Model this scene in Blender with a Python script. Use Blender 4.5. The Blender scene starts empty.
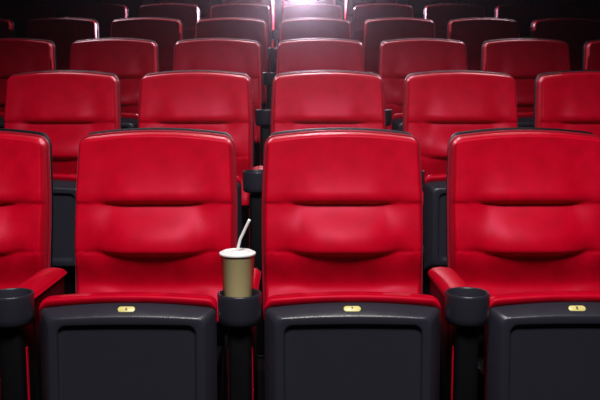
import bpy, bmesh, math, random
from mathutils import Vector, Matrix
random.seed(7)
scene = bpy.context.scene
COL = scene.collection
PI = math.pi

# ------------------------------------------------------------------ materials
def new_mat(name):
    m = bpy.data.materials.new(name); m.use_nodes = True
    nt = m.node_tree
    return m, nt, nt.nodes['Principled BSDF']

def setp(b, **kw):
    for k, v in kw.items():
        b.inputs[k.replace('_', ' ')].default_value = v

def add_bump(nt, b, scale, strength, dist, detail=3.0, kind='noise'):
    tc = nt.nodes.new('ShaderNodeTexCoord')
    if kind == 'noise':
        t = nt.nodes.new('ShaderNodeTexNoise'); t.inputs['Scale'].default_value = scale
        t.inputs['Detail'].default_value = detail; out = t.outputs['Fac']
    else:
        t = nt.nodes.new('ShaderNodeTexVoronoi'); t.inputs['Scale'].default_value = scale
        out = t.outputs['Distance']
    nt.links.new(tc.outputs['Object'], t.inputs['Vector'])
    bp = nt.nodes.new('ShaderNodeBump'); bp.inputs['Strength'].default_value = strength
    bp.inputs['Distance'].default_value = dist
    nt.links.new(out, bp.inputs['Height']); nt.links.new(bp.outputs['Normal'], b.inputs['Normal'])
    return tc

def velvet(name, ca, cb, sheen):
    m, nt, b = new_mat(name)
    tc = add_bump(nt, b, 420, 0.12, 0.002)
    n = nt.nodes.new('ShaderNodeTexNoise'); n.inputs['Scale'].default_value = 22; n.inputs['Detail'].default_value = 6
    nt.links.new(tc.outputs['Object'], n.inputs['Vector'])
    r = nt.nodes.new('ShaderNodeValToRGB')
    r.color_ramp.elements[0].position = .3; r.color_ramp.elements[0].color = (*ca, 1)
    r.color_ramp.elements[1].position = .7; r.color_ramp.elements[1].color = (*cb, 1)
    nt.links.new(n.outputs['Fac'], r.inputs['Fac']); nt.links.new(r.outputs['Color'], b.inputs['Base Color'])
    setp(b, Roughness=0.42, Specular_IOR_Level=0.27, Sheen_Weight=sheen, Sheen_Roughness=0.35)
    b.inputs['Specular Tint'].default_value = (1, .24, .42, 1)
    b.inputs['Sheen Tint'].default_value = (1, .10, .22, 1)
    return m

RED = velvet('red velvet', (.47, .0003, .012), (.57, .0005, .017), 0.06)
PIPE, nt, b = new_mat('dark piping')
setp(b, Base_Color=(.28, .005, .016, 1), Roughness=.36, Specular_IOR_Level=.5, Sheen_Weight=.6, Sheen_Roughness=.3)
b.inputs['Sheen Tint'].default_value = (1, .3, .42, 1)
b.inputs['Specular Tint'].default_value = (1, .4, .52, 1); add_bump(nt, b, 600, .1, .001)

def plastic(name, c, rough, scale, strength):
    m, nt, b = new_mat(name)
    tc = add_bump(nt, b, scale, strength, .002, kind='voronoi')
    n = nt.nodes.new('ShaderNodeTexNoise'); n.inputs['Scale'].default_value = 30; n.inputs['Detail'].default_value = 5
    nt.links.new(tc.outputs['Object'], n.inputs['Vector'])
    mr = nt.nodes.new('ShaderNodeMapRange'); mr.inputs['To Min'].default_value = rough - .05; mr.inputs['To Max'].default_value = rough + .06
    nt.links.new(n.outputs['Fac'], mr.inputs['Value']); nt.links.new(mr.outputs['Result'], b.inputs['Roughness'])
    setp(b, Base_Color=(*c, 1), Specular_IOR_Level=.5)
    return m
BLACK = plastic('black grained plastic', (.024, .023, .034), .32, 420, .15)
SHELL = plastic('black shell plastic', (.004, .004, .006), .60, 500, .05)
SHELL.node_tree.nodes['Principled BSDF'].inputs['Specular IOR Level'].default_value = .04
METAL = plastic('black painted steel', (.003, .003, .004), .5, 200, .05)
METAL.node_tree.nodes['Principled BSDF'].inputs['Specular IOR Level'].default_value = .2
PLATE, nt, b = new_mat('yellow number plate'); setp(b, Base_Color=(.80, .70, .24, 1), Roughness=.35); add_bump(nt, b, 200, .03, .001)
INK, nt, b = new_mat('dark plate ink'); setp(b, Base_Color=(.10, .085, .02, 1), Roughness=.6); add_bump(nt, b, 300, .03, .001)
GOLD, nt, b = new_mat('gold paper cup')
setp(b, Base_Color=(.84, .68, .34, 1), Metallic=.12, Roughness=.33); add_bump(nt, b, 260, .05, .001)
LID, nt, b = new_mat('white lid plastic'); setp(b, Base_Color=(.88, .87, .86, 1), Roughness=.35); add_bump(nt, b, 90, .03, .001)
STRAW, nt, b = new_mat('white straw'); setp(b, Base_Color=(.90, .89, .88, 1), Roughness=.4); add_bump(nt, b, 90, .03, .001)
def rough_mat(name, c, scale, strength, r=.9):
    m, nt, b = new_mat(name); setp(b, Base_Color=(*c, 1), Roughness=r, Specular_IOR_Level=.15); add_bump(nt, b, scale, strength, .01)
    return m
CARPET = rough_mat('dark carpet', (.010, .006, .007), 180, .5)
WALL = rough_mat('dark wall cloth', (.008, .009, .016), 60, .2)

# ------------------------------------------------------------------ mesh helpers
def link(name, me, mat, parent=None):
    o = bpy.data.objects.new(name, me)
    COL.objects.link(o)
    if mat is not None and not me.materials: me.materials.append(mat)
    if parent is not None: o.parent = parent
    return o

def mesh(verts, faces, smooth=True, angle=None):
    me = bpy.data.meshes.new('mesh')
    me.from_pydata([tuple(v) for v in verts], [], faces)
    bm = bmesh.new(); bm.from_mesh(me)
    bmesh.ops.remove_doubles(bm, verts=bm.verts, dist=1e-6)
    bmesh.ops.recalc_face_normals(bm, faces=bm.faces)
    if angle is not None:
        for e in bm.edges:
            if len(e.link_faces) == 2 and e.calc_face_angle(0) > angle: e.smooth = False
    for f in bm.faces: f.smooth = smooth
    bm.to_mesh(me); bm.free()
    return me

def loft(rings, cap0=True, cap1=True, angle=None):
    n = len(rings[0]); V = [p for r in rings for p in r]; F = []
    for i in range(len(rings)-1):
        for j in range(n):
            a, c = i*n+j, i*n+(j+1) % n
            F.append((a, c, c+n, a+n))
    if cap0: F.append(tuple(range(n))[::-1])
    if cap1: F.append(tuple(range((len(rings)-1)*n, len(rings)*n)))
    return mesh(V, F, True, angle)

def lathe(profile, cx=0, cy=0, n=48, sy=1.0, angle=None):
    rings = [[(cx+r*math.cos(2*PI*k/n), cy+sy*r*math.sin(2*PI*k/n), z) for k in range(n)] for r, z in profile]
    return loft(rings, True, True, angle)

def tube(path, r, n=10):
    P = [Vector(p) for p in path]; rings = []; up = None
    for i, p in enumerate(P):
        t = (P[min(i+1, len(P)-1)]-P[max(i-1, 0)]).normalized()
        if up is None:
            up = Vector((0, 1, 0)) if abs(t.y) < .9 else Vector((1, 0, 0))
        up = (up - t*up.dot(t)).normalized(); s = t.cross(up)
        rings.append([p + r*(math.cos(2*PI*k/n)*up + math.sin(2*PI*k/n)*s) for k in range(n)])
    return loft(rings)

def bevel_box(x0, x1, y0, y1, z0, z1, r=.006, seg=3):
    bm = bmesh.new(); bmesh.ops.create_cube(bm, size=1)
    for v in bm.verts:
        v.co = Vector(((x0+x1)/2+v.co.x*(x1-x0), (y0+y1)/2+v.co.y*(y1-y0), (z0+z1)/2+v.co.z*(z1-z0)))
    bmesh.ops.bevel(bm, geom=list(bm.edges), offset=r, segments=seg, affect='EDGES', profile=.5)
    for f in bm.faces: f.smooth = True
    me = bpy.data.meshes.new('mesh'); bm.to_mesh(me); bm.free(); return me

def join(*mes):
    bm = bmesh.new()
    for me in mes: bm.from_mesh(me)
    me = bpy.data.meshes.new('mesh'); bm.to_mesh(me); bm.free(); return me

def sstep(a, b, x):
    t = max(0.0, min(1.0, (x-a)/(b-a))); return t*t*(3-2*t)

# ------------------------------------------------------------------ the seat
PITCH = .60; ROW_Y = 2.665; ROW_D = 1.095; RISE = .222; X0 = .1587
TOPZ = 1.148; REC = math.tan(math.radians(9.5)); BOT = .60
SAG, CR = .020, .030
def hw(s):                                    # half width of the back at drop s
    return .247 + .008*sstep(0, .25, s) - .004*sstep(.3, .6, s)
def drop(u):                                  # top edge: a shallow arc with rounded corners
    x = abs(u)*.247; d = SAG*u*u
    if x > .247-CR: d += CR - math.sqrt(max(0, CR*CR-(x-(.247-CR))**2))
    return d
def back_pt(x, s, yo): return (x, -REC*s + yo, TOPZ - s)

def outline(e, yo, lift=0.0, bottom=BOT, closed=True):
    pts = []
    s0 = drop(1)
    for i in range(14):
        s = bottom + (s0-bottom)*i/14
        pts.append((-(hw(s)+e), s))
    N = 40
    for i in range(N+1):
        u = math.sin((-1+2*i/N)*PI/2)
        x = u*(hw(drop(u))+e)
        nx = max(0, 1-max(0, (abs(u)-.88)/.12)**2)
        pts.append((x, drop(u)-(e+lift)*nx))
    for i in range(1, 15):
        s = s0 + (bottom-s0)*i/14
        pts.append((hw(s)+e, s))
    return [back_pt(x, s, yo) for x, s in pts]

S1, S2 = .226, .378
def tuck(t, tc): return 1 if t < tc else math.sqrt(max(0, 1-((t-tc)/(1-tc))**2))
def cushion_depth(x, s):
    ax = abs(x); w = 1 - sstep(.075, .225, ax)
    s1 = S1 - .004*sstep(.14, .24, ax)
    s2 = S2 + .006*w - .003*sstep(.17, .25, ax)
    dome = math.cos(min(ax/.21, 1)*PI/2)
    bol = .016*sstep(.13, .22, ax)
    pin = math.exp(-((ax-.175)/.026)**2)
    if s < s1:
        t = s/s1
        return .036 + .017*(1-t)**1.6 + bol*t + (.012 + .030*w)*(.06+.94*t**2.3)*tuck(t, .82) - .007*pin*t**6*tuck(t, .96)
    if s < s2:
        t = (s-s1)/(s2-s1)
        rise = math.sin(PI/2*min(t/.84, 1))**1.45
        return .036 + bol + .004*w + (.012 + .015*w + .031*dome)*rise*(.40+.60*tuck(t, .86)) - .012*pin*t**4*tuck(t, .95)
    t = (s-s2)/(BOT-s2)
    q = math.exp(-((ax-.165)/.04)**2)
    return .024 + bol*(1-.8*sstep(0, .5, t)) + (.024+.022*w)*(1-sstep(-.08, .52, t)) - .006*pin*(1-t)**8 + (.032+.024*q)*sstep(.42, .88, t)

def make_cushion():
    NU, NV = 72, 120; V = []; F = []
    for j in range(NV+1):
        v = j/NV; v = v*v*.35 + v*.65
        for i in range(NU+1):
            u = math.sin((-1+2*i/NU)*PI/2); u = .6*u + .4*(-1+2*i/NU)
            d0 = drop(u); s = d0 + (BOT-d0)*v
            x = u*hw(s)
            e1 = (1-abs(u))*hw(s); e2 = s-d0; e3 = BOT-s
            Rr = .014
            k = 1.0
            for e in (e1, e2, e3): k *= math.sqrt(max(0, 1-(1-min(e/Rr, 1))**2))
            V.append(back_pt(x, s, -.004-cushion_depth(x, s)*k))
    W = NU+1
    for j in range(NV):
        for i in range(NU):
            a = j*W+i; F.append((a, a+1, a+1+W, a+W))
    ring = [i for i in range(W)] + [j*W+NU for j in range(1, NV+1)] + [NV*W+i for i in range(NU-1, -1, -1)] + [j*W for j in range(NV-1, 0, -1)]
    base = len(V)
    for r in ring: V.append((V[r][0]*.985, V[r][1]+.010, V[r][2]-.001))
    n = len(ring)
    for k in range(n):
        F.append((ring[k], ring[(k+1) % n], base+(k+1) % n, base+k))
    F.append(tuple(range(base, base+n)))
    return mesh(V, F)

def make_shell():
    spec = [(-.004, -.001, 0), (.0015, -.003, 0), (.0025, 0, .001), (.0032, .010, .005), (.0025, .030, .0095),
            (-.002, .046, .0130), (-.022, .056, .024), (-.045, .062, .018), (-.11, .072, -.04)]
    return loft([outline(e, y, l, bottom=.62) for e, y, l in spec], angle=.9)

def make_piping():
    p = outline(.0010, -.006, 0)
    return tube(p, .0048, 10)

def rrect(h, ztop, zbot, r, sag, y, tilt=0.0, N=20, nc=7):
    """rounded rectangle loop in the x-z plane with an arched top edge"""
    pts = []
    def zt(x): return ztop - sag*(x/h)**2
    zc = zt(h-r)
    for k in range(nc+1):                                   # bottom left, going up
        a = -PI/2 - PI/2*k/nc; pts.append((-h+r+r*math.cos(a), zbot+r+r*math.sin(a)))
    for k in range(nc+1):
        a = PI - PI/2*k/nc
        pts.append((-h+r+r*math.cos(a), zc-r+r*math.sin(a)))
    for k in range(1, N):
        x = (h-r)*(-1+2*k/N); pts.append((x, zt(x)))
    for k in range(nc+1):
        a = PI/2 - PI/2*k/nc
        pts.append((h-r+r*math.cos(a), zc-r+r*math.sin(a)))
    for k in range(nc+1):
        a = -PI/2*k/nc
        pts.append((h-r+r*math.cos(a), zbot+r+r*math.sin(a)))
    return [(x, y - (PAN_Z-z)*tilt, z) for x, z in pts]

PAN_Y, PAN_Z, PAN_H, PAN_W, TILT = -.528, .714, .37, .236, math.tan(math.radians(3))
def make_pan():
    spec = [(.006, .012), (0, 0), (.000, -.004), (.0255, -.028), (.0275, -.0305), (.030, -.0325), (.034, -.0335),
            (.049, -.0335), (.0515, -.0325), (.0535, -.029), (.0545, -.0245), (.057, -.0225), (.062, -.022)]
    rings = [rrect(PAN_W-i, PAN_Z-i-.004*min(1, i/.03)*0, PAN_Z-PAN_H+i, .012+.012*min(1, i/.03), max(.003, .016-i*.30), PAN_Y+y, TILT) for i, y in spec]
    return loft(rings, angle=1.2)

def make_seat_cushion():
    spec = [(-.010, -.010, -.004), (-.004, -.004, .001), (-.001, .003, .006), (.000, .011, .010), (.000, .017, .0105), (.000, .0215, .006), (.000, .0235, -.004),
            (-.001, .023, -.018), (-.002, .020, -.038), (-.004, .013, -.065), (-.008, .003, -.092), (-.016, -.006, -.104), (-.04, -.02, -.108)]
    rings = []
    for e, up, y in spec:
        ring = rrect(PAN_W+e, PAN_Z+up, PAN_Z-PAN_H-e+.02, .026, .012, PAN_Y-y, TILT)
        rings.append([(x*(1-.05*sstep(-.016, -.050, z-PAN_Z)), yy+.04*sstep(-.016, -.050, z-PAN_Z)*(1-sstep(-.5, -.45, yy)), z) for x, yy, z in ring])
    return loft(rings)

def pill(w, h, t, n=14):
    loop = [(w/2-h/2+h/2*math.cos(a), h/2*math.sin(a)) for a in [-PI/2+PI*k/n for k in range(n+1)]]
    loop += [(-w/2+h/2+h/2*math.cos(a), h/2*math.sin(a)) for a in [PI/2+PI*k/n for k in range(n+1)]]
    f = 1-.0016/h
    return loft([[(x, y, 0) for x, y in loop], [(x, y, t*.6) for x, y in loop], [(x*f, y*f, t) for x, y in loop]], angle=.6)

def digit_mesh(ch, size):
    cu = bpy.data.curves.new('digit', 'FONT'); cu.body = ch; cu.size = size; cu.extrude = .0003
    cu.align_x = 'CENTER'; cu.align_y = 'CENTER'; cu.offset = .0004
    o = bpy.data.objects.new('digit_source', cu); COL.objects.link(o)
    dg = bpy.context.evaluated_depsgraph_get(); dg.update()
    me = bpy.data.meshes.new_from_object(o.evaluated_get(dg))
    bpy.data.objects.remove(o, do_unlink=True); bpy.data.curves.remove(cu)
    return me

def thing(name, loc, label, cat, group=None):
    o = bpy.data.objects.new(name, None); o.empty_display_size = .1
    COL.objects.link(o); o.location = loc
    o['label'] = label; o['category'] = cat
    if group: o['group'] = group
    return o

def dup(root, loc, label, group):
    r = root.copy(); COL.objects.link(r); r.location = loc; r['label'] = label; r['group'] = group
    for ch in list(root.children):
        c = ch.copy(); COL.objects.link(c); c.parent = r
        for g in list(ch.children):
            d = g.copy(); COL.objects.link(d); d.parent = c
    return r

def seat_pos(row, k): return (X0 + k*PITCH, ROW_Y + row*ROW_D, row*RISE)
def stand_pos(row, k): return (X0 + (k+.5)*PITCH, ROW_Y + row*ROW_D, row*RISE)

ORD = ['first', 'second', 'third', 'fourth', 'fifth', 'sixth', 'seventh', 'eighth', 'ninth', 'tenth', 'eleventh']
ROWN = ['front row', 'second row', 'third row', 'fourth row', 'fifth row', 'dark sixth row']
KS = [range(-2, 2), range(-2, 3), range(-3, 4), range(-4, 4), range(-4, 5), range(-5, 6)]
FRONT = {-2: 'red velvet cinema seat in the front row, cut off by the left photo edge',
         -1: 'red velvet cinema seat in the front row, just left of the gold drink cup',
         0: 'red velvet cinema seat in the front row, just right of the gold drink cup',
         1: 'red velvet cinema seat in the front row, cut off by the right photo edge'}
def seat_label(row, i, n, k):
    if row == 0: return FRONT[k]
    if i == 0: p = 'leftmost in the %s from the front'
    elif i == n-1: p = 'rightmost in the %s from the front'
    else: p = ORD[i] + ' from left in the %s from the front'
    return 'red velvet cinema seat, ' + p % (ROWN[row].replace('dark ', ''))

def make_seat(loc, label, group):
    t = thing('cinema_seat', loc, label, 'cinema seat', group)
    sh = link('back_shell', make_shell(), SHELL, t); sh['label'] = 'black plastic back shell'
    link('back_cushion', make_cushion(), RED, t)
    link('piping', make_piping(), PIPE, t)
    link('seat_cushion', make_seat_cushion(), RED, t)
    sp = link('seat_pan', make_pan(), BLACK, t); sp['label'] = 'black moulded underside of the tipped-up seat'
    for s in (-1, 1):
        leg = join(bevel_box(s*.20-.015, s*.20+.015, -.085, -.050, .008, .64, .004, 2),
                   bevel_box(s*.20-.03, s*.20+.03, -.12, -.0, 0, .009, .003, 2))
        link('support_leg', leg, METAL, t)
        # the hinge that carries the tip-up seat between upright and pan
        link('hinge', bevel_box(s*.20-.01, s*.20+.01, -.43, -.06, .42, .46, .004, 2), METAL, t)
    return t

seats = {}
proto = None
for row, ks in enumerate(KS):
    for i, k in enumerate(ks):
        lab = seat_label(row, i, len(ks), k); g = 'cinema seats of the ' + ROWN[row].replace('dark ', '')
        if proto is None:
            proto = make_seat(seat_pos(row, k), lab, g); seats[(row, k)] = proto
        else:
            seats[(row, k)] = dup(proto, seat_pos(row, k), lab, g)
plate_me = pill(.0455, .0165, .0022)
for k, ch in ((-2, None), (-1, '6'), (0, '7'), (1, '8')):
    st = seats[(0, k)]
    pl = link('number_plate', plate_me, PLATE, st); pl['label'] = 'small yellow number plate'
    pl.location = (-.002, PAN_Y-.0168, PAN_Z-.0145); pl.rotation_euler = (math.radians(46), 0, 0)
    if ch:
        d = link('digit', digit_mesh(ch, .0125), INK, pl); d.location = (0, 0, .0023)

# ------------------------------------------------------------------ armrest stands with cup holders
HY, HZ = -.562, .750
def make_stand(loc, label, group):
    t = thing('armrest', loc, label, 'armrest', group)
    prof = [(.0, .664), (.036, .664), (.050, .667), (.0555, .674), (.0570, .690), (.0585, .742), (.0580, .747), (.0560, .750), (.0535, .7495),
            (.0520, .746), (.0500, .690), (.048, .6725), (.044, .671), (.0, .671)]
    h = link('cup_holder', lathe(prof, 0, HY, 56, angle=1.3), BLACK, t); h['label'] = 'black round cup holder'
    # pad: rounded section swept front to back
    rings = []
    ys = [(-.170, .30), (-.173, .62), (-.180, .85), (-.195, .97), (-.24, 1), (-.36, 1), (-.49, 1), (-.5035, .97)]
    for y, f in ys:
        ring = []
        for q in range(24):
            a = 2*PI*q/24; c, s = math.cos(a), math.sin(a)
            x = .0425*math.copysign(abs(c)**.45, c); z = math.copysign(abs(s)**.55, s)
            ring.append((x*(.75+.25*f), y, .722 + ((.018 if z > 0 else .010)*z + (-.010*(x/.0425)**2 if z > 0 else 0))*(f if z > 0 else 1)))
        rings.append(ring)
    link('armrest_pad', loft(rings), RED, t)
    link('arm', bevel_box(-.036, .036, -.52, -.19, .655, .708, .006), METAL, t)
    link('post', bevel_box(-.031, .031, -.590, -.475, .012, .666, .016, 4), METAL, t)
    link('core', bevel_box(-.030, .030, -.474, -.20, .012, .66, .004, 2), METAL, t)
    for s in (-1, 1):
        x = s*.0295
        p = link('side_panel', bevel_box(x-.004, x+.004, -.556, -.543, .10, .60, .003, 3), RED, t)
        p['label'] = 'red fabric side panel'
    link('foot_plate', bevel_box(-.04, .04, -.60, -.18, 0, .013, .003, 2), METAL, t)
    return t

SPOTN = {-2: 'left of the seat beside the gold cup, at the left photo edge', -1: 'holding the gold drink cup', 0: 'empty, at the lower right'}
sproto = None
for row, ks in enumerate(KS):
    ks = list(ks)
    for i, k in enumerate(ks[:-1]):
        if row == 0:
            lab = 'red padded front row armrest with black cup holder ' + {-2: 'cut by the left photo edge', -1: 'holding the gold drink cup', 0: 'standing empty at lower right'}[k]
        else:
            lab = 'red padded armrest with cup holder between %s and %s seats of the %s' % (ORD[i], ORD[i+1], ROWN[row].replace('dark ', ''))
        g = 'armrests of the ' + ROWN[row].replace('dark ', '')
        if sproto is None: sproto = make_stand(stand_pos(row, k), lab, g)
        else: dup(sproto, stand_pos(row, k), lab, g)

# ------------------------------------------------------------------ the drink
cx, cy, _ = stand_pos(0, -1); cy += HY; cx -= .0045
cup = thing('drink_cup', (cx, cy, .6716), 'gold paper drink cup with white lid and bent straw in a cup holder', 'drink cup')
H = .181
link('cup_body', lathe([(0, .003), (.0315, .003), (.0325, .0), (.0340, .0), (.0345, .002), (.0448, H), (.0455, H+.001), (.0435, H+.001), (.0335, .010), (0, .010)], 0, 0, 56, angle=1.0), GOLD, cup)
z = H
lid = link('lid', lathe([(.0450, z-.002), (.0472, z-.002), (.0480, z-.0005), (.0480, z+.0025), (.0470, z+.0042), (.0448, z+.0048), (.0436, z+.0040), (.0420, z+.0040),
                   (.0395, z+.0078), (.0375, z+.0086), (.0352, z+.0080), (.0342, z+.0066), (.012, z+.0066), (.0108, z+.0082), (.0070, z+.0082), (.0062, z+.0060), (0, z+.0060)], 0, 0, 64, angle=1.2), LID, cup)
lid['label'] = 'white plastic lid'
path = []
for p, q, n in (((-.012, 0, .03), (-.0010, 0, z+.006), 6), ((-.0010, 0, z+.006), (.0055, .0, z+.032), 8)):
    for k in range(n): path.append(tuple(p[m]+(q[m]-p[m])*k/n for m in range(3)))
p0, p1, p2 = Vector((.0055, 0, z+.032)), Vector((.0068, 0, z+.038)), Vector((.0095, 0, z+.043))
for k in range(6):
    t = k/6; path.append(tuple(p0*(1-t)**2+2*p1*t*(1-t)+p2*t*t))
p3 = Vector((.0325, 0, z+.091))
for k in range(9): path.append(tuple(p2+(p3-p2)*k/8))
st = link('straw', tube(path, .0040, 14), STRAW, cup); st['label'] = 'white bent drinking straw'

# ------------------------------------------------------------------ the room
def struct(name, me, mat):
    o = link(name, me, mat); o['kind'] = 'structure'; return o
XL, XR, YF, NR = -6.0, 6.3, -2.4, 6
YB = ROW_Y + 5*ROW_D + .75
steps = [(YF, -.0)]
prof = [(YF, -.4), (YF, 0)]
for r in range(1, NR):
    y = ROW_Y + r*ROW_D - .74
    prof += [(y, (r-1)*RISE), (y, r*RISE)]
prof += [(YB+.2, (NR-1)*RISE), (YB+.2, -.4)]
struct('floor', loft([[(XL-.2, y, z) for y, z in prof], [(XR+.2, y, z) for y, z in prof]], angle=.3), CARPET)
CZ = 5.6
struct('wall_back', bevel_box(XL, XR, YB, YB+.15, (NR-1)*RISE, CZ, .01, 1), WALL)
struct('wall_left', bevel_box(XL-.15, XL, YF, YB, 0, CZ, .01, 1), WALL)
struct('wall_right', bevel_box(XR, XR+.15, YF, YB, 0, CZ, .01, 1), WALL)
struct('ceiling', bevel_box(XL, XR, YF, YB, CZ, CZ+.15, .01, 1), WALL)

# ------------------------------------------------------------------ light
def lamp(name, kind, loc, target, energy, color, **kw):
    l = bpy.data.lights.new(name, kind); l.energy = energy; l.color = color
    for k, v in kw.items(): setattr(l, k, v)
    o = bpy.data.objects.new(name, l); COL.objects.link(o); o.location = loc
    o.rotation_euler = (Vector(target)-Vector(loc)).to_track_quat('-Z', 'Y').to_euler()
    return o
lamp('house_spotlight', 'SPOT', (.08, -.30, 4.75), (.05, 2.42, .82), 1060, (1, .97, .95), spot_size=math.radians(61), spot_blend=1.0, shadow_soft_size=.55)
lamp('projector_lamp', 'SPOT', (.10, 8.45, 2.33), (.0, 0.0, 1.25), 900, (.95, .74, 1.0), spot_size=math.radians(110), spot_blend=.6, shadow_soft_size=.04)

lamp('rear_rim_helper', 'SPOT', (.10, 8.55, 4.6), (.05, 5.6, 1.9), 500, (1, .84, .93), spot_size=math.radians(46), spot_blend=1.0, shadow_soft_size=.10)  # extra lamp added high at the back to rim-light the seat tops
for sx in (-1, 1):
    lamp('side_rim_helper', 'SPOT', (sx*2.6, 8.55, 4.3), (-sx*.9, 4.5, 1.4), 1100, (1, .80, .90), spot_size=math.radians(44), spot_blend=1.0, shadow_soft_size=.10)  # crossed pair, invented to light the inward side walls of the backs

w = bpy.data.worlds.new('world'); scene.world = w; w.use_nodes = True
nt = w.node_tree
bg = nt.nodes['Background']; bg.inputs['Color'].default_value = (.25, .35, 1, 1); bg.inputs['Strength'].default_value = .004
vs = nt.nodes.new('ShaderNodeVolumeScatter'); vs.inputs['Density'].default_value = .0023; vs.inputs['Anisotropy'].default_value = .94
nt.links.new(vs.outputs['Volume'], nt.nodes['World Output'].inputs['Volume'])

# ------------------------------------------------------------------ camera
cam = bpy.data.cameras.new('camera'); co = bpy.data.objects.new('camera', cam); COL.objects.link(co)
cam.sensor_width = 36; cam.lens = 817/600*36; cam.clip_start = .05
co.location = (0, 0, 1.26)
co.rotation_euler = (math.radians(90-7.2), 0, math.radians(-.48))
cam.dof.use_dof = True; cam.dof.focus_distance = 2.5; cam.dof.aperture_fstop = 9
scene.camera = co
vset = scene.view_settings
vset.view_transform = 'Standard'; vset.look = 'None'; vset.gamma = 1; vset.use_curve_mapping = False; vset.exposure = 0
